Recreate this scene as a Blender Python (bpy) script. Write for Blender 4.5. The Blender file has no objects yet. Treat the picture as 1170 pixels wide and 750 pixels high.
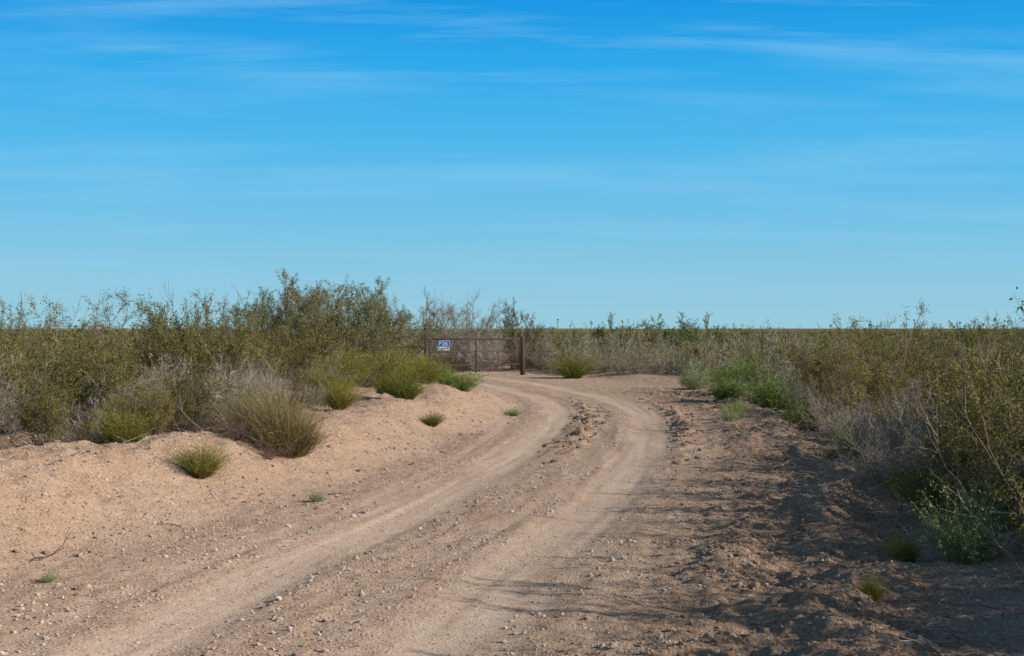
import bpy, math, random, time
import numpy as np
from mathutils import Vector
R = np.random.default_rng(7)
T0=time.time()
scene = bpy.context.scene
scene.view_settings.view_transform='Standard'; scene.view_settings.look='None'; scene.view_settings.exposure=0

# ------------------------------------------------------------ noise
def vnoise(x,y,seed=0):
    xi=np.floor(x).astype(np.int64); yi=np.floor(y).astype(np.int64)
    fx=x-xi; fy=y-yi
    fx=fx*fx*(3-2*fx); fy=fy*fy*(3-2*fy)
    def h(a,b):
        n=(a*374761393+b*668265263+seed*1442695041)&0xFFFFFFFF
        n=((n^(n>>13))*1274126177)&0xFFFFFFFF
        n=n^(n>>16)
        return (n&0xFFFF)/32767.5-1.0
    return (h(xi,yi)*(1-fx)+h(xi+1,yi)*fx)*(1-fy)+(h(xi,yi+1)*(1-fx)+h(xi+1,yi+1)*fx)*fy
def fbm(x,y,wl,octv=3,seed=0):
    s=0;a=1;t=0
    for o in range(octv):
        s=s+a*vnoise(x/wl+17.3*o,y/wl-9.1*o,seed+o); t+=a; a*=.5; wl*=.5
    return s/t
def sst(t):
    t=np.clip(t,0,1); return t*t*(3-2*t)

# ------------------------------------------------------------ road layout (world metres)
_cy=[-400,-40,-10,0,7.15,9.75,13.1,18.5,23.3,27,31,35.7,41.2,47,55,65,80,400]
_cx=[-130,-14,-5.2,-2.9,-1.32,-.78,-.04,.88,1.43,1.72,1.78,1.2,.25,-1.25,-4.2,-9,-18,-200]
_ty=np.arange(-60,120,.25); _tx=np.interp(_ty,_cy,_cx)
_k=np.exp(-.5*(np.arange(-12,13)/5.)**2); _k/=_k.sum()
_tx=np.convolve(np.pad(_tx,12,mode='edge'),_k,'valid')
def cen(y): return np.interp(y,_ty,_tx)
def near(y): return sst((y+30)/20)*(1-sst((y-60)/30))
def fields(x,y):
    d=x-cen(y)
    nr=near(y)
    wob=.45*fbm(x*.5,y,3.,4,5)
    bankH=np.interp(y,[-20,5,12,30,38,46,60],[.3,.42,.5,.5,.3,.12,.05])
    start=np.interp(y,[5,10,16,25,35,45],[2.9,2.4,1.9,1.7,1.7,1.9])
    bank=sst((-d-start+wob)/np.interp(y,[5,12,25,40],[2.4,1.7,1.4,1.5]))
    w=.10*vnoise(y/2.,0*y,3)+.07*fbm(x,y,.6,3,6)
    rutL=np.exp(-(np.abs(d+.8+w)/.37)**2.6)*nr
    rutR=np.exp(-(np.abs(d-.8+w)/.37)**2.6)*nr
    w2=.22*vnoise(y/5.,0*y,13)
    rut2=.38*(np.exp(-(np.abs(d+1.42+w2)/.2)**3)+np.exp(-(np.abs(d-.22+w2)/.2)**3))*nr
    rut=np.maximum(np.maximum(rutL,rutR),rut2)
    road=sst((2.2-np.abs(d))/.6)*nr
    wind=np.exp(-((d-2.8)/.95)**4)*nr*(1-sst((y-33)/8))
    return d,nr,bank,bankH,rut,road,wind
def hfun(x,y):
    x=np.asarray(x,float); y=np.asarray(y,float)
    d,nr,bank,bankH,rut,road,wind=fields(x,y)
    far=1-sst((np.hypot(x,y)-120)/100)
    z=bank*bankH*nr
    n16=fbm(x,y,1.6,3,11); n22=fbm(x,y,.22,3,41); n10=fbm(x,y,.11,2,61)
    z=z+bank*nr*.15*n16
    z=z-.028*rut*(1+.5*n16)
    z=z+road*.006*vnoise(d/.09,y/2.2,95)
    z=z+.026*np.exp(-((np.abs(d)-.30)/.2)**2)*nr*(.4+n16)
    rr=sst((d-3.4)/2.)*nr
    z=z+rr*(.16+.12*n16)
    m1=np.clip(.55+.8*fbm(x*.4,y,1.1,2,31),0,1.3)
    z=z+wind*(.09*np.exp(-((d-2.2+.18*vnoise(y/1.3,0*y,9))/.24)**2)*m1+.15*np.exp(-((d-3.05+.2*vnoise(y/1.6,0*y,10))/.3)**2)*(1.2-m1))
    z=z+wind*(.07*(.25-np.abs(n22))+.04*np.maximum(0,n10))
    e=np.exp(-((y-25)/6.)**2)*(1.2*np.exp(-((d-1.40)/.15)**2)+.8*np.exp(-((d+.25)/.2)**2))
    z=z+e*.15*np.maximum(0,n22+.1)
    off=1-.85*rut
    z=z+off*nr*(.015*n10+.016*fbm(x,y,.5,2,62))+nr*.02*fbm(x,y,2.5,2,63)
    z=z+bank*nr*(.04*n22+.014*n10)
    z=z-nr*bank*(1-bank)*.35*np.maximum(0,fbm(x,y,.8,3,66))
    z=z+(1-road)*far*.10*fbm(x,y,9,2,71)*sst((np.abs(d)-4)/4)
    return z
def H(x,y): return float(hfun(np.array([x]),np.array([y]))[0])

# ------------------------------------------------------------ node helpers
def mat(name):
    m=bpy.data.materials.new(name); m.use_nodes=True
    nt=m.node_tree; nt.nodes.clear()
    return m,nt
def N(nt,t,**k):
    n=nt.nodes.new(t)
    for a,v in k.items(): setattr(n,a,v)
    return n
def mixc(nt,fac,a,b,bt='MIX'):
    n=N(nt,'ShaderNodeMix',data_type='RGBA',blend_type=bt)
    for s,v in ((n.inputs[0],fac),(n.inputs[6],a),(n.inputs[7],b)):
        if hasattr(v,'is_linked'): nt.links.new(v,s)
        elif isinstance(v,(int,float)): s.default_value=v
        else: s.default_value=(*v,1)
    return n.outputs[2]
def mth(nt,op,a,b=None,c=None):
    n=N(nt,'ShaderNodeMath',operation=op)
    for i,v in enumerate((a,b,c)):
        if v is None: continue
        if isinstance(v,(int,float)): n.inputs[i].default_value=v
        else: nt.links.new(v,n.inputs[i])
    return n.outputs[0]
def mrange(nt,v,a,b,c=0,d=1):
    n=N(nt,'ShaderNodeMapRange'); nt.links.new(v,n.inputs[0])
    for i,q in zip((1,2,3,4),(a,b,c,d)): n.inputs[i].default_value=q
    return n.outputs[0]
def noise(nt,co,scale,detail=3,rough=.55):
    n=N(nt,'ShaderNodeTexNoise'); n.inputs['Scale'].default_value=scale; n.inputs['Detail'].default_value=detail; n.inputs['Roughness'].default_value=rough
    nt.links.new(co,n.inputs['Vector']); return n.outputs['Fac']

# ------------------------------------------------------------ ground material
def ground_mat():
    m,nt=mat('desert_soil'); L=nt.links
    geo=N(nt,'ShaderNodeNewGeometry'); P=geo.outputs['Position']
    def att(a): return N(nt,'ShaderNodeAttribute',attribute_name=a).outputs['Fac']
    rut=att('rut'); veg=att('veg'); far=att('far'); bank=att('bank'); wnd=att('wind'); road=att('road'); dd=att('across')
    n1=noise(nt,P,.9,6,.65); n2=noise(nt,P,8,6,.7); n3=noise(nt,P,55,4,.65)
    # wheel-track streaks that follow the road
    sp=N(nt,'ShaderNodeSeparateXYZ'); L.new(P,sp.inputs[0])
    cb=N(nt,'ShaderNodeCombineXYZ'); L.new(mth(nt,'MULTIPLY',dd,7.0),cb.inputs[0]); L.new(mth(nt,'MULTIPLY',sp.outputs[1],.35),cb.inputs[1])
    ns=noise(nt,cb.outputs[0],1.0,5,.65)
    c=mixc(nt,mrange(nt,n1,.35,.65),(.52,.355,.25),(.61,.43,.315))
    c=mixc(nt,mth(nt,'MULTIPLY',bank,.6),c,(.53,.335,.222))
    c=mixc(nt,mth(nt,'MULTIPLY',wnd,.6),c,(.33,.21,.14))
    c=mixc(nt,mrange(nt,n2,.44,.70,0,.5),c,(.38,.245,.165))
    rf=mth(nt,'MULTIPLY',rut,mrange(nt,n2,.35,.62,.8,.35))
    c=mixc(nt,rf,c,(.62,.48,.38))
    c=mixc(nt,mth(nt,'MULTIPLY',road,mrange(nt,ns,.50,.66,0,.40)),c,(.66,.52,.41))
    c=mixc(nt,mth(nt,'MULTIPLY',road,mrange(nt,ns,.50,.34,0,.34)),c,(.34,.225,.155))
    v=N(nt,'ShaderNodeTexVoronoi'); v.inputs['Scale'].default_value=40; L.new(P,v.inputs['Vector'])
    sep=N(nt,'ShaderNodeSeparateColor'); L.new(v.outputs['Color'],sep.inputs[0])
    near_c=mrange(nt,v.outputs['Distance'],.28,.42,1,0)
    light=mth(nt,'MULTIPLY',near_c,mrange(nt,sep.outputs[0],.66,.70))
    dark=mth(nt,'MULTIPLY',near_c,mrange(nt,sep.outputs[1],.70,.74))
    notr=mrange(nt,rut,0,1,1,.4)
    c=mixc(nt,mth(nt,'MULTIPLY',mth(nt,'MULTIPLY',light,.65),notr),c,(.80,.67,.56))
    c=mixc(nt,mth(nt,'MULTIPLY',mth(nt,'MULTIPLY',dark,.7),notr),c,(.20,.13,.09))
    c=mixc(nt,mrange(nt,n3,.40,.7,.0,.45),c,(.26,.165,.11))
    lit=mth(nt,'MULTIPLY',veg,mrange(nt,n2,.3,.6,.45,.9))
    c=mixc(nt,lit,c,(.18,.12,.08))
    nf=noise(nt,P,.35,6,.7)
    fc=mixc(nt,mrange(nt,nf,.4,.6),(.15,.125,.06),(.27,.20,.125))
    c=mixc(nt,far,c,fc)
    b=N(nt,'ShaderNodeBsdfDiffuse'); L.new(c,b.inputs['Color']); b.inputs['Roughness'].default_value=.9
    hgt=mth(nt,'ADD',mth(nt,'MULTIPLY',n2,.5),mth(nt,'MULTIPLY',n3,.30))
    hgt=mth(nt,'ADD',hgt,mth(nt,'MULTIPLY',mth(nt,'MULTIPLY',near_c,mrange(nt,sep.outputs[2],.4,.9)),.25))
    bp=N(nt,'ShaderNodeBump'); bp.inputs['Distance'].default_value=.055; bp.inputs['Strength'].default_value=1.0
    L.new(mth(nt,'MULTIPLY',hgt,mrange(nt,rut,0,1,1.1,.55)),bp.inputs['Height']); L.new(bp.outputs[0],b.inputs['Normal'])
    o=N(nt,'ShaderNodeOutputMaterial'); L.new(b.outputs[0],o.inputs[0]); return m

# vegetation limits (world)
def XL(y): return np.interp(y,[0,5,8,12,14,16,20,25,30,36,45,50,56,60],[-6.6,-6.2,-5.8,-4.9,-4.1,-3.3,-2.9,-2.6,-2.3,-2.3,-2.9,-3.0,-1.0,2])
def XR(y): return np.interp(y,[0,5,8,10,12,16,20,25,28,34,40,45,47.5,50,56,60],[2.8,2.9,3.2,3.55,3.8,4.2,4.6,4.8,5.1,5.7,6,5.0,2.6,1.0,0.5,-2])

# ------------------------------------------------------------ ground mesh
def build_ground():
    def geo(a,b,s,g):
        o=[a];
        while o[-1]<b: o.append(o[-1]+s); s*=g
        return np.array(o)
    xs=np.concatenate([-geo(7,3500,.06,1.10)[::-1],np.arange(-6.97,5.2,.028),geo(5.22,3500,.05,1.10)])
    yn=[5.0]
    while yn[-1]<60: yn.append(yn[-1]+max(.024,.0044*yn[-1]))
    ys=np.concatenate([-geo(-4.9,800,.12,1.16)[::-1],yn,geo(yn[-1]+.3,5000,.35,1.09)])
    X,Y=np.meshgrid(xs,ys); nx=len(xs); ny=len(ys)
    x=X.ravel(); y=Y.ravel(); z=hfun(x,y)
    me=bpy.data.meshes.new('desert_ground')
    me.vertices.add(nx*ny); me.vertices.foreach_set('co',np.stack([x,y,z],1).ravel())
    i=(np.arange(ny-1)[:,None]*nx+np.arange(nx-1)[None,:]).ravel()
    q=np.stack([i,i+1,i+nx+1,i+nx],1).ravel(); nf=len(i)
    me.loops.add(nf*4); me.loops.foreach_set('vertex_index',q)
    me.polygons.add(nf); me.polygons.foreach_set('loop_start',np.arange(nf)*4)
    me.polygons.foreach_set('use_smooth',np.ones(nf,bool))
    d,nr,bank,bankH,rut,road,wind=fields(x,y)
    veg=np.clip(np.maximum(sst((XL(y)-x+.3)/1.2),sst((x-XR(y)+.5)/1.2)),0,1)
    far=sst((np.hypot(x,y)-55)/60)
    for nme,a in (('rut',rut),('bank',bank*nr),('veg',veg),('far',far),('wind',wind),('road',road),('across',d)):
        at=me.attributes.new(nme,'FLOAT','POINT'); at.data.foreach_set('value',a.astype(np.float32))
    me.update()
    me.materials.append(ground_mat())
    ob=bpy.data.objects.new('desert_ground',me); scene.collection.objects.link(ob); print('ground verts',nx*ny); return ob
build_ground(); print('t ground',time.time()-T0)

# ------------------------------------------------------------ foliage materials
def leaf_mat(name,c1,c2,trans=.3,var=.25):
    m,nt=mat(name); L=nt.links
    t=N(nt,'ShaderNodeAttribute',attribute_name='tint').outputs['Fac']
    c=mixc(nt,t,c1,c2)
    oi=N(nt,'ShaderNodeObjectInfo').outputs['Random']
    hs=N(nt,'ShaderNodeHueSaturation'); L.new(c,hs.inputs['Color'])
    L.new(mrange(nt,oi,0,1,1-var,1+var),hs.inputs['Value'])
    L.new(mrange(nt,oi,0,1,.52,.48),hs.inputs['Hue'])
    d=N(nt,'ShaderNodeBsdfDiffuse'); L.new(hs.outputs[0],d.inputs[0])
    o=N(nt,'ShaderNodeOutputMaterial')
    if trans>0:
        tr=N(nt,'ShaderNodeBsdfTranslucent'); L.new(hs.outputs[0],tr.inputs[0])
        mx=N(nt,'ShaderNodeMixShader'); mx.inputs[0].default_value=trans
        L.new(d.outputs[0],mx.inputs[1]); L.new(tr.outputs[0],mx.inputs[2]); L.new(mx.outputs[0],o.inputs[0])
    else: L.new(d.outputs[0],o.inputs[0])
    return m
M_creo=leaf_mat('creosote_leaf',(.12,.108,.028),(.37,.32,.095),.3,.3)
M_olive=leaf_mat('mesquite_leaf',(.18,.18,.075),(.40,.375,.18),.35)
M_green=leaf_mat('green_leaf',(.09,.145,.03),(.28,.355,.09),.35)
M_pale=leaf_mat('pale_green_blade',(.20,.24,.10),(.44,.47,.23))
M_broom=leaf_mat('broom_blade',(.19,.145,.06),(.47,.36,.16),.2)
M_yel=leaf_mat('snakeweed_blade',(.12,.12,.02),(.36,.33,.07),.25)
M_grey=leaf_mat('dead_twig',(.15,.12,.095),(.48,.41,.34),.0)
M_dgrey=leaf_mat('dark_dead_twig',(.07,.048,.037),(.22,.155,.11),.0)
M_bark=leaf_mat('shrub_bark',(.07,.052,.04),(.28,.22,.17),.0)

# ------------------------------------------------------------ plant builder
class Buf:
    def __init__(s): s.v=[];s.f=[];s.m=[];s.t=[];s.n=0
    def tube(s,P,r0,r1,mi,t,sides=3):
        P=np.asarray(P); n=len(P)
        D=np.gradient(P,axis=0); D/=np.linalg.norm(D,axis=1)[:,None]+1e-9
        ref=np.array([.31,.87,.38]) if abs(D[0,2])>.8 else np.array([0,0,1.])
        A=np.cross(D,ref); A/=np.linalg.norm(A,axis=1)[:,None]+1e-9; B=np.cross(D,A)
        r=np.linspace(r0,r1,n)[:,None]
        ring=[P+r*(A*math.cos(a)+B*math.sin(a)) for a in np.arange(sides)*2*math.pi/sides]
        V=np.stack(ring,1).reshape(-1,3)
        s.v.append(V); b=s.n
        i=np.arange(n-1)[:,None]*sides; j=np.arange(sides)[None,:]; j2=(j+1)%sides
        F=np.stack([b+i+j,b+i+j2,b+i+sides+j2,b+i+sides+j],-1).reshape(-1,4)
        s.f.append(F); s.m.append(np.full(len(F),mi)); s.t.append(np.full(len(V),t)); s.n+=len(V)
    def leaves(s,P,D,size,wid,mi,t):
        n=len(P)
        D=D/(np.linalg.norm(D,axis=1)[:,None]+1e-9)
        B=np.cross(D,R.normal(size=(n,3))); B/=np.linalg.norm(B,axis=1)[:,None]+1e-9
        sz=(size*R.uniform(.6,1.4,n))[:,None]; w=sz*wid
        V=np.stack([P,P+D*sz*.5+B*w*.5,P+D*sz,P+D*sz*.5-B*w*.5],1).reshape(-1,3)
        s.v.append(V); F=s.n+np.arange(n*4).reshape(-1,4)
        s.f.append(F); s.m.append(np.full(n,mi)); s.t.append(np.repeat(np.clip(t,0,1),4)); s.n+=len(V)
    def ribbon(s,P0,P1,w,mi,t):
        n=len(P0); S=np.cross(P1-P0,R.normal(size=(n,3))); S/=np.linalg.norm(S,axis=1)[:,None]+1e-9; S=S*w
        V=np.stack([P0-S,P0+S,P1+S*.5,P1-S*.5],1).reshape(-1,3)
        F=s.n+np.arange(n*4).reshape(-1,4)
        s.v.append(V); s.f.append(F); s.m.append(np.full(n,mi)); s.t.append(np.repeat(np.clip(t,0,1),4)); s.n+=len(V)
    def blades(s,P0,P1,P2,w,mi,t):
        n=len(P0); S=np.cross(P2-P0,R.normal(size=(n,3))); S/=np.linalg.norm(S,axis=1)[:,None]+1e-9; S=S*w
        V=np.stack([P0-S,P0+S,P1+S*.8,P1-S*.8,P2+S*.25,P2-S*.25],1).reshape(-1,3)
        b=s.n+np.arange(n)[:,None]*6
        F=np.concatenate([b+np.array([[0,1,2,3]]),b+np.array([[3,2,4,5]])])
        s.v.append(V); s.f.append(F); s.m.append(np.full(len(F),mi)); s.t.append(np.repeat(np.clip(t,0,1),6)); s.n+=len(V)
    def mesh(s,name,mats):
        V=np.concatenate(s.v); F=np.concatenate(s.f); M=np.concatenate(s.m); T=np.concatenate(s.t)
        me=bpy.data.meshes.new(name)
        me.vertices.add(len(V)); me.vertices.foreach_set('co',V.ravel())
        me.loops.add(len(F)*4); me.loops.foreach_set('vertex_index',F.ravel().astype(np.int32))
        me.polygons.add(len(F)); me.polygons.foreach_set('loop_start',np.arange(len(F))*4)
        me.polygons.foreach_set('material_index',M.astype(np.int32))
        a=me.attributes.new('tint','FLOAT','POINT'); a.data.foreach_set('value',T.astype(np.float32))
        for m in mats: me.materials.append(m)
        me.update(); return me
def unit(v): return v/(math.sqrt(float(v@v))+1e-9)
def unitn(v): return v/(np.linalg.norm(v,axis=-1,keepdims=True)+1e-9)
def curve(p,d,L,n,wob,up):
    P=[p]; d=unit(d); W=R.normal(size=(n,3))*wob; W[:,2]+=up
    for i in range(n-1):
        d=unit(d+W[i]); P.append(P[-1]+d*(L/(n-1)))
    return np.array(P),d
def at(P,t):
    k=t*(len(P)-1); i=min(int(k),len(P)-2); f=k-i
    return P[i]*(1-f)+P[i+1]*f, unit(P[i+1]-P[i])

def fuzz(b,P2,h,sub,subl,spr,thin,leafn,lsize,lw,tt,jit=.012,leafmi=1):
    m=len(P2)-1
    ts=R.uniform(.15,1,sub)*m; i=np.minimum(ts.astype(int),m-1); f=(ts-i)[:,None]
    q=P2[i]*(1-f)+P2[i+1]*f; qd=unitn(P2[i+1]-P2[i])
    d3=unitn(qd*.7+R.normal(size=(sub,3))*spr*.65+np.array([0,0,.2]))
    e=q+d3*(h*subl*R.uniform(.4,1.3,sub))[:,None]
    b.ribbon(q,e,thin,0,R.uniform(.2,1,sub))
    if leafn:
        A=np.concatenate([q,P2[:-1]]); E=np.concatenate([e,P2[1:]])
        n=leafn*len(A); k=R.integers(0,len(A),n); f=R.uniform(.1,1.05,n)[:,None]
        pp=A[k]*(1-f)+E[k]*f+R.normal(size=(n,3))*jit*h
        b.leaves(pp,R.normal(size=(n,3))+np.array([0,0,.5]),lsize,lw,leafmi,.45+tt+R.uniform(-.25,.25,n))
def shrub(name,h,stems,tilt,tw,sub,leafn,lsize,lw,mats,r=.008,lowleaf=.35,wob=.16,up=.05,twl=.26,spr=.8,bright=0,basew=.12,subl=.13,thin=.0016,deadf=.15,lean=0):
    b=Buf()
    for s in range(stems):
        az=R.uniform(0,2*math.pi); ti=tilt*math.sqrt(R.uniform(.01,1)); 
        d=np.array([math.sin(ti)*math.cos(az)+lean,math.sin(ti)*math.sin(az),math.cos(ti)])
        p=np.array([math.cos(az),math.sin(az),0])*basew*R.uniform(0,1)*h+np.array([0,0,-.05])
        L=h*R.uniform(.5,1.2)*(1-.12*ti)
        P,dd=curve(p,d,L,7,wob,up)
        rr=r*R.uniform(.6,1.2); b.tube(P,rr,rr*.3,0,R.uniform(.2,.9))
        st=R.uniform(-.25,.3)+bright
        dead=R.uniform()<deadf
        for k in range(tw):
            t=R.uniform(lowleaf,1)
            q,qd=at(P,t)
            d2=unit(qd*.7+R.normal(size=3)*spr*.6+np.array([0,0,.22]))
            P2,_=curve(q,d2,h*twl*R.uniform(.5,1.2),4,.2,.05)
            b.tube(P2,rr*.4,thin,0,R.uniform(.2,1))
            fuzz(b,P2,h,sub,subl,spr,thin,0 if dead else leafn,lsize,lw,st+R.uniform(-.2,.2))
    return b.mesh(name,mats)
def clump(name,h,rad,n,mats,w=.003,leaf=0,droop=.25,dead=.1,lsz=.03,seed=3,rag=.35):
    b=Buf()
    az=R.uniform(0,2*math.pi,n); u=np.sqrt(R.uniform(0,1,n))
    base=np.stack([np.cos(az),np.sin(az),0*az],1)*(u*rad*.4*R.uniform(.3,1,n))[:,None]; base[:,2]=-.02
    az2=az+R.normal(size=n)*.6; out=np.stack([np.cos(az2),np.sin(az2),0*az],1)
    lump=vnoise(np.cos(az)*1.8+seed,np.sin(az)*1.8+u*1.5,seed)
    ln=(1+rag*lump)*R.uniform(.45,1.08,n)
    hh=h*ln*np.sqrt(1-.75*u*u)
    tip=base+out*(u*rad*ln*R.uniform(.7,1.1,n))[:,None]; tip[:,2]=hh
    mid=(base+tip)/2+np.array([0,0,1])*(hh*droop*.5)[:,None]+R.normal(size=(n,3))*.06*h
    tip=tip+R.normal(size=(n,3))*.07*h
    t=.5+.3*lump+R.uniform(-.35,.35,n)
    k=int(n*dead)
    b.blades(base[:k],mid[:k],tip[:k],w,0,t[:k])
    b.blades(base[k:],mid[k:],tip[k:],w,1,t[k:])
    m=n; i=R.integers(0,n,m); f=R.uniform(.3,.9,m)[:,None]; q=mid[i]*(1-f)+tip[i]*f
    b.ribbon(q,q+unitn(unitn(tip[i]-mid[i])+R.normal(size=(m,3))*.6)*(h*R.uniform(.08,.22,m))[:,None],w*.8,1,t[i])
    if leaf:
        m=leaf*n; i=R.integers(k,n,m); f=R.uniform(.35,1.03,m)[:,None]
        pp=mid[i]*(1-f)+tip[i]*f+R.normal(size=(m,3))*.03*h
        b.leaves(pp,R.normal(size=(m,3))+out[i]*.4+np.array([0,0,.7]),lsz,.45,1,t[i]+R.uniform(-.2,.2,m))
    return b.mesh(name,mats)
def tree(name,h,trunks,mats,leafn,lsize,spread=.7,lv=(12,6,6),tri=.028,thin=.0016,tw=.004):
    b=Buf()
    for k in range(trunks):
        az=k*6.28/trunks+R.uniform(-.4,.4); ti=R.uniform(.1,spread)
        d=np.array([math.sin(ti)*math.cos(az),math.sin(ti)*math.sin(az),math.cos(ti)])
        P,_=curve(np.array([math.cos(az)*.12,math.sin(az)*.12,-.05]),d,h*R.uniform(.65,.92),8,.11,.06)
        r=tri*R.uniform(.7,1.2); b.tube(P,r,r*.25,0,.3,5)
        for a in range(lv[0]):
            q,qd=at(P,R.uniform(.2,1)); d2=unit(qd*.7+R.normal(size=3)*.45+np.array([0,0,.2]))
            P2,_=curve(q,d2,h*R.uniform(.14,.3),5,.15,.04); b.tube(P2,r*.33,tw,0,R.uniform(.2,.8))
            cl=R.uniform(-.3,.3)
            for c in range(lv[1]):
                q3,d3=at(P2,R.uniform(.2,1)); d3=unit(d3*.7+R.normal(size=3)*.45+np.array([0,0,.15]))
                P3,_=curve(q3,d3,h*R.uniform(.06,.14),4,.15,.03); b.tube(P3,tw,tw*.5,0,R.uniform(.3,1))
                fuzz(b,P3,h,lv[2],.035,.7,thin,leafn,lsize,.5,cl,.008)
    return b.mesh(name,mats)

creo=[shrub(f'creosote_{i}',1.35,R.integers(30,38),R.uniform(.75,1.0),8,5,8,.027,.55,[M_bark,M_creo],lowleaf=.28,deadf=.2) for i in range(5)]
creo_tall=[shrub(f'creosote_tall_{i}',2.1,14,.55,8,5,6,.03,.5,[M_bark,M_creo],lowleaf=.3,twl=.16,subl=.06,r=.010) for i in range(3)]
brush=[shrub(f'dead_brush_{i}',1.0,46,1.15,9,7,0,.02,.4,[M_grey,M_olive],lowleaf=.2,r=.006,up=.0,thin=.002) for i in range(3)]
dbrush=[shrub(f'dark_brush_{i}',.8,38,1.25,9,6,0,.02,.4,[M_dgrey,M_olive],lowleaf=.2,r=.006,up=.0,thin=.002) for i in range(2)]
sage=[shrub(f'grey_olive_{i}',1.15,36,1.0,8,5,2,.028,.45,[M_grey,M_olive],lowleaf=.25,thin=.002) for i in range(3)]
far_c=[shrub(f'far_creosote_{i}',1.35,16,.95,6,3,3,.06,.55,[M_bark,M_creo],lowleaf=.2,thin=.003) for i in range(3)]
far_s=[shrub(f'far_sage_{i}',1.2,20,1.1,6,4,1,.06,.5,[M_grey,M_olive],lowleaf=.15,thin=.004,r=.01) for i in range(2)]
broom=[clump(f'broom_{i}',.55,.55,2200,[M_dgrey,M_broom],.0018,dead=.2,seed=i,rag=.7) for i in range(2)]
yel=[clump(f'snakeweed_{i}',.36,.34,1300,[M_bark,M_yel],.0018,leaf=3,lsz=.018,seed=i+4,rag=.9,dead=.2) for i in range(3)]
pale=[clump(f'pale_clump_{i}',.4,.36,380,[M_grey,M_pale],.0022,leaf=8,lsz=.024,seed=i+8,rag=.7) for i in range(2)]
green=[clump(f'green_clump_{i}',.45,.44,380,[M_bark,M_green],.0025,leaf=10,lsz=.032,seed=i+12,rag=.9) for i in range(3)]
trees=[tree(f'tree_{i}',2.7,8,[M_bark,M_olive],4,.036,spread=.85) for i in range(3)]
trees_g=[tree(f'treeg_{i}',2.6,5,[M_bark,M_green],3,.05,lv=(10,5,5)) for i in range(2)]
bare=tree('bare',3.5,9,[M_grey,M_grey],0,.03,spread=.95,lv=(14,8,8),thin=.004,tw=.007)
print('t plants',time.time()-T0)

def put(name,me,x,y,s=1,rz=None,sz=None,dz=0):
    ob=bpy.data.objects.new(name,me); scene.collection.objects.link(ob)
    ob.location=(x,y,H(x,y)+dz); ob.rotation_euler=(0,0,R.uniform(0,6.28) if rz is None else rz)
    ob.scale=(s,s,s if sz is None else sz); return ob

# ------------------------------------------------------------ hand-placed plants
for (me,x,y,s,sz) in [(trees[0],-5.1,30.5,.85,.76),(trees[1],-4.1,31,.9,.85),(trees[2],-5.9,33,.8,.68),(trees[0],-3.3,31.5,.85,.74),(trees[2],-4.6,32.5,.9,.90),(trees[1],-2.9,34,.8,.66),(trees[2],-3.7,33.5,.85,.86)]:
    put('mesquite_tree',me,x,y,s,sz=sz)
put('bare_mesquite_tree',bare,-3.2,56,.9,sz=.90)
put('bare_mesquite_tree',bare,-1.9,60,.8,sz=.86,rz=2)
put('mesquite_tree',trees[1],.1,55,.75,sz=1.0)
for x,y,s in [(4.0,60,.75),(5.6,61,.8),(7.2,60,.85),(8.2,62,.8)]: put('green_mesquite_tree',trees_g[int(x)%2],x,y,s,sz=.86)
for i,(x,y,s,sz) in enumerate([(-5.9,20,.85,.80),(-6.7,20.5,.7,.70),(-5.0,21.5,.9,.82),(-5.3,23,.8,.84),(-4.6,25,.8,.82),(5.5,21.5,.8,.93),(5.9,22,.7,.80),(7.6,23,.8,.76),(-8,24,.8,.76),(8.6,25,.8,.74),(11,31,.9,.80),(3.6,6.6,.8,.8),(3.5,8.9,.6,.6),(4.2,7.6,.9,.9),(3.3,5.2,.8,.8)]):
    put('tall_creosote_bush',creo_tall[i%3],x,y,s,sz=sz)
put('snakeweed_clump',yel[0],-2.95,13.5,.75,sz=.62)
put('broom_shrub',broom[0],-2.45,15.6,1.05,sz=1.15)
put('broom_shrub',broom[1],-2.85,15.9,.8,sz=.85)
put('dark_brush_bush',dbrush[0],-3.0,15.2,.6,sz=.42)
put('dark_brush_bush',dbrush[1],-2.6,15.1,.5,sz=.28)
put('dark_brush_bush',dbrush[0],-3.5,15.6,.6,sz=.5)
put('dark_brush_bush',dbrush[1],-4.3,14.4,.5,sz=.35)
for i,(x,y,s,sz) in enumerate([(-2.3,53,1.7,1.6),(-1.0,54,1.8,1.7),(-3.4,51.5,1.6,1.6),(.5,54,1.7,1.7),(-1.8,56,1.8,1.8)]):
    put('dead_brush_bush',(dbrush+brush)[(i*2)%5],x,y,s,sz=sz)
for i,(x,y,s,sz) in enumerate([(-2.42,20,.8,.8),(-3.1,26,1.6,1.5),(-1.75,23.2,1.1,1.05),(-2.6,28.5,1.6,1.6),(-1.25,22,.6,.45),(-1.9,29.5,1.3,1.4),(-3.0,23,1.3,1.2),(-2.2,31,1.4,1.3),
        (3.9,17,.6,.4),(2.77,10,.36,.38),(2.1,8.3,.26,.3),(2.0,46.3,1.8,1.75),(-4.0,14.6,1.0,.8),(-2.2,25,.9,.85)]):
    put('snakeweed_clump',yel[i%3],x,y,s,sz=sz)
for i,(x,y,s,sz) in enumerate([(-.95,28,.8,.75),(5.1,28,1.2,1.3),(5.6,35,1.4,1.3),(5.0,21.4,.75,.8),(4.6,31,.9,.9),(4.0,25.5,.55,.55),(-1.4,30,.8,.8),(4.8,24,.8,.8),(4.4,18.4,.5,.5)]):
    put('green_forb_clump',green[i%3],x,y,s,sz=sz)
for i,(x,y,s,sz) in enumerate([(3.12,9.8,.95,1.0),(0.0,26.8,.6,.4),(4.9,38,1.5,1.4),(-1.84,13.4,.3,.25),(-3.0,9.2,.2,.12),(5.2,33,1.3,1.2),(3.75,24.5,.5,.5)]):
    put('pale_forb_clump',pale[i%2],x,y,s,sz=sz)
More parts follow.
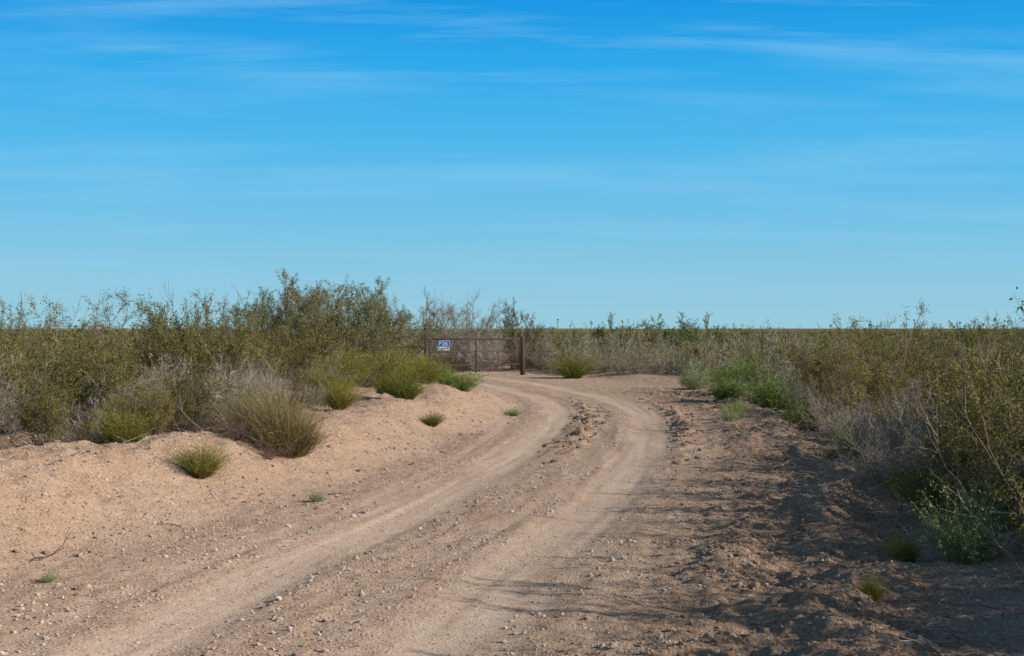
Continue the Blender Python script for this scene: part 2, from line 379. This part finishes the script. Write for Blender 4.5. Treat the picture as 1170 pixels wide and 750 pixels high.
for i,(x,y,s,sz) in enumerate([(3.6,11.9,.55,.45),(3.75,10.9,.42,.40),(4.3,12.6,.9,.95),(4.9,13.5,1.0,1.1),(4.3,9.9,.85,.95),(4.6,11.0,1.0,1.15),(4.6,8.2,.95,1.1),(4.0,7.0,.8,1.1),(3.7,5.4,.8,1.05),(5.6,15.5,1.05,1.15),(4.2,4.0,.9,1.1),(4.9,6.1,1,1.2),(5.0,9.4,1,1.2)]):
    put('creosote_bush',creo[i%5],x,y,s,sz=sz)
for i,(x,y,s,sz) in enumerate([(4.1,13.4,.8,.7),(4.5,16.3,.9,.8),(3.9,14.6,.6,.5),(4.9,18,1,.9),(3.95,10.3,.5,.4),(5.2,11.8,1.1,1.1),(4.1,15.3,.7,.65),(3.5,8.0,.7,.7),(3.35,6.6,.7,.8),(3.9,12.3,.8,.7),(4.3,11.3,.9,.95),(4.5,14.4,.9,.9),(4.6,19.5,.8,.7),(4.8,22.5,.8,.7),(3.0,5.6,.8,.8),(3.1,7.2,.6,.6)]):
    put('dead_brush_bush',(brush+dbrush)[i%5],x,y,s,sz=sz)
for i,(x,y,s,sz) in enumerate([(-5.7,15.8,.95,.8),(-6.6,15.0,1.0,.85),(-4.9,16.2,.75,.7),(-3.75,16.8,.85,.85),(-4.3,15.8,.65,.6),(-3.3,16.9,.6,.5)]):
    put('dead_brush_bush',(brush+sage)[i%6],x,y,s,sz=sz)

# ------------------------------------------------------------ instanced masses
def hide_col(name,meshes):
    c=bpy.data.collections.new(name)
    for i,m in enumerate(meshes):
        o=bpy.data.objects.new(f'{name}_{i:02d}',m); c.objects.link(o)
    return c
def scatter(name,col,pos,rot,scl,idx):
    me=bpy.data.meshes.new(name); n=len(pos)
    me.vertices.add(n); me.vertices.foreach_set('co',np.asarray(pos,dtype=np.float32).ravel())
    a=me.attributes.new('rot','FLOAT_VECTOR','POINT'); a.data.foreach_set('vector',np.asarray(rot,dtype=np.float32).ravel())
    a=me.attributes.new('scl','FLOAT_VECTOR','POINT'); a.data.foreach_set('vector',np.asarray(scl,dtype=np.float32).ravel())
    a=me.attributes.new('idx','INT','POINT'); a.data.foreach_set('value',np.asarray(idx,dtype=np.int32))
    ob=bpy.data.objects.new(name,me); scene.collection.objects.link(ob)
    g=bpy.data.node_groups.new(name+'_nodes','GeometryNodeTree')
    g.interface.new_socket('Geometry',in_out='INPUT',socket_type='NodeSocketGeometry')
    g.interface.new_socket('Geometry',in_out='OUTPUT',socket_type='NodeSocketGeometry')
    gi=g.nodes.new('NodeGroupInput'); go=g.nodes.new('NodeGroupOutput')
    ci=g.nodes.new('GeometryNodeCollectionInfo'); ci.inputs['Collection'].default_value=col
    ci.inputs['Separate Children'].default_value=True; ci.inputs['Reset Children'].default_value=True
    ip=g.nodes.new('GeometryNodeInstanceOnPoints'); ip.inputs['Pick Instance'].default_value=True
    def na(a,t):
        q=g.nodes.new('GeometryNodeInputNamedAttribute'); q.data_type=t; q.inputs['Name'].default_value=a
        return [o for o in q.outputs if o.enabled and o.name=='Attribute'][0]
    L=g.links
    L.new(gi.outputs[0],ip.inputs['Points']); L.new(ci.outputs[0],ip.inputs['Instance'])
    L.new(na('rot','FLOAT_VECTOR'),ip.inputs['Rotation']); L.new(na('scl','FLOAT_VECTOR'),ip.inputs['Scale']); L.new(na('idx','INT'),ip.inputs['Instance Index'])
    L.new(ip.outputs[0],go.inputs[0])
    md=ob.modifiers.new('scatter','NODES'); md.node_group=g; return ob

protos=creo+brush+dbrush+sage+yel+green+far_c+far_s   # 5,3,2,3,3,3,3,2
pc=hide_col('scrub_kind',protos)
P=[];S=[];I=[];RT=[]
def add(x,y,k,s,sz):
    P.append((x,y,0)); S.append((s,s,sz)); I.append(k); RT.append((R.normal()*.06,R.normal()*.06,R.uniform(0,6.28)))
cell={}
def free(x,y,r):
    i,j=int(x//2),int(y//2)
    for a in (i-1,i,i+1):
        for b in (j-1,j,j+1):
            for (u,v,q) in cell.get((a,b),()):
                if (u-x)**2+(v-y)**2<(.5*(r+q))**2: return False
    cell.setdefault((i,j),[]).append((x,y,r)); return True
NN=42000
xx=R.uniform(-45,45,NN); yy=R.uniform(1,75,NN); xl=XL(yy); xr=XR(yy); dn_=vnoise(xx/4,yy/4,77); hv=vnoise(xx/3.5,yy/3.5,78)
for it in range(NN):
    x=xx[it]; y=yy[it]
    if not (x<xl[it]-.25 or x>xr[it]+.25): continue
    if abs(x)>.5*y+8: continue
    edge=min(xl[it]-x if x<xl[it] else 99, x-xr[it] if x>xr[it] else 99)
    s=R.uniform(.6,1.05)
    if edge<1.2: s*=.66
    if not free(x,y,1.2*s): continue
    u=R.uniform(); dn=dn_[it]
    back= (y>46 and -1<x<12)
    grey=.24+.5*max(0,float(dn))+(.4 if back else 0)+(.2 if edge<1.2 else 0)
    sz=s*R.uniform(.9,1.22)*(1+.28*hv[it])
    if y>34: k=19+R.integers(0,3) if u>grey+.1 else 22+R.integers(0,2)
    elif u<grey: k=5+R.integers(0,5); sz*=1.05
    elif u<grey+.18: k=10+R.integers(0,3)
    elif u<grey+.21: k=13+R.integers(0,3); s*=1.4; sz*=1.3
    elif u<grey+.24 and x>0: k=16+R.integers(0,3); s*=1.2; sz*=1.1
    else: k=R.integers(0,5)
    if x>0 and y<20 and edge>.6: sz*=1.12
    if y<6 and abs(x)<2.9: continue
    if abs(x-3.12)<.55 and abs(y-9.6)<.7: continue
    add(x,y,k,s,sz)
for it in range(4200):   # far plain
    y=75*math.exp(R.uniform(0,1)**1.15*math.log(380/75)); x=R.uniform(-1,1)*(.5*y+8)
    s=R.uniform(.7,1.2); k=19+R.integers(0,3) if R.uniform()<.45 else 22+R.integers(0,2)
    add(x,y,k,s*1.3,s*.88)
P=np.array(P); P[:,2]=hfun(P[:,0],P[:,1]); scatter('desert_scrub',pc,P,RT,S,I)
print('scrub',len(P),'t',time.time()-T0)

# ------------------------------------------------------------ clods / gravel
def rock_mat(name,c1,c2):
    m,nt=mat(name); L=nt.links
    oi=N(nt,'ShaderNodeObjectInfo').outputs['Random']
    geo=N(nt,'ShaderNodeNewGeometry')
    c=mixc(nt,oi,c1,c2); c=mixc(nt,mrange(nt,noise(nt,geo.outputs['Position'],90,3),.35,.7,0,.5),c,(.27,.175,.12))
    b=N(nt,'ShaderNodeBsdfDiffuse'); b.inputs['Roughness'].default_value=.9
    L.new(c,b.inputs['Color']); o=N(nt,'ShaderNodeOutputMaterial'); L.new(b.outputs[0],o.inputs[0]); return m
import bmesh
def rock(name,m,rough=.25,sub=2,flat=.7):
    bm=bmesh.new(); bmesh.ops.create_icosphere(bm,subdivisions=sub,radius=1)
    o=R.uniform(0,50)
    for v in bm.verts:
        c=v.co; n=float(vnoise(np.array(c.x*1.5+o),np.array(c.y*1.5+c.z*2.1),5))+.5*float(vnoise(np.array(c.x*4+o),np.array(c.y*4-c.z*3.7),6))
        v.co=c*(1+rough*n); v.co.z*=flat
    me=bpy.data.meshes.new(name); bm.to_mesh(me); bm.free(); me.materials.append(m); return me
MC=rock_mat('clod_soil',(.26,.165,.11),(.50,.34,.24)); MP=rock_mat('pebble_stone',(.33,.23,.17),(.78,.66,.56))
clods=hide_col('clod_kind',[rock(f'c{i}',MC,.45,2,.7) for i in range(4)])
pebs=hide_col('pebble_kind',[rock(f'p{i}',MP,.35,1,.7) for i in range(4)])
n=9000
y=5+R.uniform(0,1,n)**1.6*32; d=R.normal(2.75,.7,n); x=cen(y)+d
s=np.exp(R.normal(-4.85,.5,n)); s=np.clip(s,.004,.032)
keep=(np.abs(d-2.65)<2)&((d>1.55)|(s<.007))&(fbm(x,y,.7,2,91)>-.2); x=x[keep];y=y[keep];s=s[keep]; 
y2=R.normal(25,3.5,650); sd=R.integers(0,2,650); x2=cen(y2)+np.where(sd==0,R.normal(1.42,.12,650),R.normal(-.22,.16,650)); s2=np.clip(np.exp(R.normal(-3.9,.5,650)),.006,.055)
y3=R.uniform(6,24,1200); x3=cen(y3)-R.uniform(1.6,5.5,1200); s3=np.clip(np.exp(R.normal(-4.6,.45,1200)),.005,.035)
x=np.r_[x,x2,x3];y=np.r_[y,y2,y3];s=np.r_[s,s2,s3]; n=len(x)
scatter('dirt_clods',clods,np.stack([x,y,hfun(x,y)+s*.1],1),R.uniform(0,6.28,(n,3))*np.array([.1,.1,1]),np.stack([s*R.uniform(.8,1.5,n),s*R.uniform(.8,1.4,n),s],1),R.integers(0,4,n))
n=60000
y=4.8+R.uniform(0,1,n)**1.6*28; x=cen(y)+R.uniform(-6,4.5,n); d=x-cen(y)
s=np.clip(np.exp(R.normal(-5.1,.48,n)),.003,.022)
inr=np.minimum(abs(d-.8),abs(d+.8))<.32
keep=(~inr|((R.uniform(0,1,n)<.35)&(s<.009)))&(fbm(x,y,1.2,2,90)>-.35); x=x[keep];y=y[keep];s=s[keep];n=len(x)
scatter('gravel',pebs,np.stack([x,y,hfun(x,y)+s*.2],1),R.uniform(0,6.28,(n,3))*np.array([.15,.15,1]),np.stack([s*1.2,s,s],1),R.integers(0,4,n))

# dead sticks on the ground
def stick(x,y,L,az,r=.006,lift=.1,br=3,m=M_dgrey):
    b=Buf(); d=np.array([math.cos(az),math.sin(az),lift])
    Pp,_=curve(np.zeros(3),d,L,8,.22,-.02); b.tube(Pp,r,r*.4,0,.5,5)
    for i in range(br):
        q,qd=at(Pp,R.uniform(.2,.9)); P2,_=curve(q,unit(qd+R.normal(size=3)*.5+np.array([0,0,.2])),L*.35,5,.2,0); b.tube(P2,r*.5,r*.25,0,.5)
    me=b.mesh('dead_branch',[m]); put('dead_branch',me,x,y,1,rz=0,dz=.01)
stick(-3.35,9.9,.35,.2); stick(-4.6,13.4,.4,2.8,.012); stick(2.35,8.3,.45,1.0,.006,.8,2,M_grey); stick(2.5,8.1,.35,.6,.005,.5,2,M_grey)
stick(1.15,8.4,.3,1.5,.003,1.2,1,M_grey); stick(-1.8,13.9,.25,.1,.006,.3); stick(3.4,11,.9,.6,.008,.5,5,M_grey); stick(3.3,9.1,.8,2.0,.007,.5,5,M_grey); stick(3.9,12.8,1.3,1.9,.009,.9,5,M_grey); stick(3.5,10.6,1.1,1.4,.008,1.2,6,M_grey); stick(3.2,12.5,.7,2.6,.006,.3,5,M_grey); stick(-3.3,15.3,.5,2.9,.008,.4,4,M_grey); stick(-4.9,14.6,.6,.6,.008,.6,5,M_grey); stick(-3.9,12.6,.4,.9,.006,.2,4,M_grey); stick(-2.7,11.6,.25,2.2,.005,.2,2); stick(2.6,12.4,.4,.5,.006,.2,4,M_grey)

# litter of dead twigs beneath the scrub
yy=np.r_[R.uniform(5,30,3400),R.uniform(11,30,1900)]; nl=len(yy)
xx=np.where(np.arange(nl)<3400,XR(yy)+R.uniform(-1.2,2.0,nl),XL(yy)-R.uniform(-.9,2.0,nl))
zz=hfun(xx,yy)+.008
a=R.uniform(0,6.28,nl); L_=R.uniform(.06,.35,nl)
P0=np.stack([xx,yy,zz],1); D=np.stack([np.cos(a),np.sin(a),R.uniform(-.05,.4,nl)],1)
P1=P0+D*(L_*.5)[:,None]; D2=D+R.normal(size=(nl,3))*.3; P2=P1+D2*(L_*.5)[:,None]
b=Buf(); b.blades(P0,P1,P2,.003,0,R.uniform(0,1,nl))
o=bpy.data.objects.new('dead_twig_litter',b.mesh('dead_twig_litter',[M_grey])); scene.collection.objects.link(o)

# ------------------------------------------------------------ gate, fence, sign
def simple(name,c,rough=.8,metal=0,c2=None):
    m,nt=mat(name); L=nt.links; geo=N(nt,'ShaderNodeNewGeometry')
    bs=N(nt,'ShaderNodeBsdfPrincipled'); bs.inputs['Roughness'].default_value=rough; bs.inputs['Metallic'].default_value=metal
    cc=mixc(nt,mrange(nt,noise(nt,geo.outputs['Position'],12,4),.35,.65),c,c2 or c); L.new(cc,bs.inputs['Base Color'])
    o=N(nt,'ShaderNodeOutputMaterial'); L.new(bs.outputs[0],o.inputs[0]); return m
M_rust=simple('rusty_pipe',(.045,.024,.02),.85,0,(.09,.05,.035))
M_blue=simple('sign_blue',(.02,.10,.42),.4,0,(.025,.12,.46)); M_white=simple('sign_white',(.8,.8,.8),.4,0,(.76,.77,.78))
def child(me_or,name,parent,m):
    ob=bpy.data.objects.new(name,me_or); scene.collection.objects.link(ob); ob.parent=parent
    if m: ob.data.materials.append(m)
    return ob
def pipe(name,parent,a,b_,r,m,sides=12,cap=True):
    a=Vector(a);b_=Vector(b_); bm=bmesh.new()
    bmesh.ops.create_cone(bm,cap_ends=cap,segments=sides,radius1=r,radius2=r,depth=(b_-a).length)
    q=(b_-a).to_track_quat('Z','Y'); 
    for v in bm.verts: v.co=q@v.co+(a+b_)/2
    me=bpy.data.meshes.new(name); bm.to_mesh(me); bm.free()
    for p in me.polygons: p.use_smooth=len(p.vertices)==4
    return child(me,name,parent,m)
def empty(name):
    e=bpy.data.objects.new(name,None); scene.collection.objects.link(e); return e
G=empty('pipe_gate')
A=Vector((-2.78,46,H(-2.78,46))); B=Vector((.37,49.5,H(.37,49.5)))
pipe('hinge_post',G,A+Vector((0,0,-.3)),A+Vector((0,0,1.68)),.075,M_rust,16)
pipe('latch_post',G,B+Vector((0,0,-.3)),B+Vector((0,0,1.32)),.085,M_rust,16)
dv=(B-A); 
def gp(t,z): return Vector((A.x+dv.x*t,A.y+dv.y*t,z))
pipe('top_rail',G,gp(.035,1.29),gp(.965,1.27),.034,M_rust)
pipe('bottom_rail',G,gp(.035,.42),gp(.965,.40),.024,M_rust)
pipe('mid_rail',G,gp(.035,.86),gp(.965,.84),.012,M_rust)
pipe('end_upright_1',G,gp(.035,.42),gp(.035,1.29),.030,M_rust); pipe('end_upright_2',G,gp(.965,.40),gp(.965,1.27),.030,M_rust)
pipe('mid_upright',G,gp(.5,.15),gp(.5,1.28),.030,M_rust)
for z in (.55,1.15): pipe('hinge',G,gp(0,z),gp(.04,z),.02,M_rust)
F=empty('pipe_fence')
C=Vector((-4.95,48,H(-4.95,48)))
pipe('post_1',F,C+Vector((0,0,-.3)),C+Vector((0,0,1.62)),.06,M_rust,16)
fv=C-A
def fp(t,z): return Vector((A.x+fv.x*t,A.y+fv.y*t,z))
pipe('top_rail',F,fp(.04,1.03),fp(.97,1.0),.036,M_rust); pipe('mid_rail',F,fp(.04,.6),fp(.97,.58),.020,M_rust); pipe('bottom_rail',F,fp(.04,.25),fp(.97,.25),.025,M_rust)
pipe('mid_post',F,fp(.5,.1),fp(.5,1.02),.03,M_rust)
pipe('brace',F,fp(.03,1.0),fp(.5,.25),.02,M_rust)
# sign
Sg=empty('gate_sign')
ang=math.atan2(dv.y,dv.x); t0=.155
def box(name,parent,w,h,dep,m,lx,lz,ld):
    bm=bmesh.new(); bmesh.ops.create_cube(bm,size=1)
    for v in bm.verts: v.co=Vector((v.co.x*w,v.co.y*dep,v.co.z*h))
    bmesh.ops.bevel(bm,geom=bm.edges[:],offset=min(dep,w,h)*.2,segments=1,affect='EDGES')
    me=bpy.data.meshes.new(name); bm.to_mesh(me); bm.free(); o=child(me,name,parent,m); o.location=(lx,ld,lz); return o
Sg.location=gp(t0,1.08)+Vector((math.sin(ang),-math.cos(ang),0))*.06; Sg.rotation_euler=(0,0,0)
box('panel',Sg,.42,.32,.006,M_white,0,0,0)
box('blue_field',Sg,.40,.19,.006,M_blue,0,.055,-.005)
for i,(tx,sx,z,mm) in enumerate((('P26',.2,.055,M_white),('GATE 26 KEEP SHUT',.055,-.10,M_blue))):
    cu=bpy.data.curves.new('lettering','FONT'); cu.body=tx; cu.size=sx; cu.align_x='CENTER'; cu.align_y='CENTER'; cu.extrude=.001
    to=bpy.data.objects.new('lettering',cu); scene.collection.objects.link(to); to.parent=Sg; to.location=(0,-.011,z); to.rotation_euler=(math.pi/2,0,0); cu.materials.append(mm)

# ------------------------------------------------------------ sun + sky
EL=math.radians(24); sx,sy=.91,-.40; n_=math.hypot(sx,sy); sx/=n_; sy/=n_
sun=bpy.data.lights.new('sun','SUN'); sun.energy=5.0; sun.angle=math.radians(.5); sun.color=(1,.95,.86)
so=bpy.data.objects.new('sun',sun); scene.collection.objects.link(so)
dirv=Vector((sx*math.cos(EL),sy*math.cos(EL),math.sin(EL))); so.rotation_euler=dirv.to_track_quat('Z','Y').to_euler(); so.location=(20,-8,20)
w=bpy.data.worlds.new('World'); scene.world=w; w.use_nodes=True; nt=w.node_tree; nt.nodes.clear(); L=nt.links
sk=N(nt,'ShaderNodeTexSky'); sk.sky_type='NISHITA'; sk.sun_disc=False; sk.sun_elevation=EL; sk.sun_rotation=math.atan2(sx,sy); sk.altitude=900; sk.dust_density=.6
tc=N(nt,'ShaderNodeTexCoord'); sp=N(nt,'ShaderNodeSeparateXYZ'); L.new(tc.outputs['Generated'],sp.inputs[0])
z=sp.outputs[2]
rp=N(nt,'ShaderNodeValToRGB'); L.new(mrange(nt,z,0,.5),rp.inputs[0])
el=rp.color_ramp.elements
stops=[(0,(.31,.60,.73)),(.07,(.25,.57,.76)),(.16,(.15,.53,.81)),(.26,(.07,.475,.85)),(.36,(.02,.40,.84)),(.46,(.0,.30,.78)),(.62,(.03,.15,.38)),(1,(.05,.078,.14))]
el[0].position=0; el[0].color=(*stops[0][1],1); el[1].position=1; el[1].color=(*stops[-1][1],1)
for p_,c_ in stops[1:-1]:
    e=el.new(p_); e.color=(*c_,1)
vm=N(nt,'ShaderNodeVectorMath',operation='SCALE'); L.new(rp.outputs[0],vm.inputs[0]); vm.inputs['Scale'].default_value=10
col=mixc(nt,.95,sk.outputs[0],vm.outputs[0])
zz=mth(nt,'ADD',mth(nt,'MAXIMUM',z,0),.09)
cu=N(nt,'ShaderNodeCombineXYZ'); L.new(mth(nt,'DIVIDE',sp.outputs[0],zz),cu.inputs[0]); L.new(mth(nt,'DIVIDE',sp.outputs[1],zz),cu.inputs[1])
def cloudlayer(rot,sc,loc,scale,lo,hi,amt,det,z0,z1,zb):
    mp=N(nt,'ShaderNodeMapping'); L.new(cu.outputs[0],mp.inputs[0]); mp.inputs['Rotation'].default_value=(0,0,math.radians(rot)); mp.inputs['Scale'].default_value=sc; mp.inputs['Location'].default_value=loc
    c1=noise(nt,mp.outputs[0],scale,det,.6)
    return mth(nt,'MULTIPLY',mrange(nt,c1,lo,hi,0,amt),mrange(nt,z,z0,z1,zb,1))
f1=cloudlayer(-12,(.35,1.0,1),(.3,1.7,0),1.3,.45,.75,.40,5,.0,.12,.2)
f2=cloudlayer(14,(.5,2.2,1),(3.4,.9,0),1.5,.52,.72,.34,8,.13,.19,0)
col=mixc(nt,f1,col,(3.4,6.8,9.2)); col=mixc(nt,f2,col,(3.6,6.9,9.2))
bg=N(nt,'ShaderNodeBackground'); bg.inputs[1].default_value=.1; L.new(col,bg.inputs[0])
o=N(nt,'ShaderNodeOutputWorld'); L.new(bg.outputs[0],o.inputs[0])

# ------------------------------------------------------------ camera
cam=bpy.data.cameras.new('camera'); cam.lens=50; cam.sensor_width=36; cam.clip_end=8000; cam.clip_start=.1
co=bpy.data.objects.new('camera',cam); scene.collection.objects.link(co); co.location=(0,0,1.65); co.rotation_euler=(math.radians(90),0,0); scene.camera=co
print('t done',time.time()-T0)
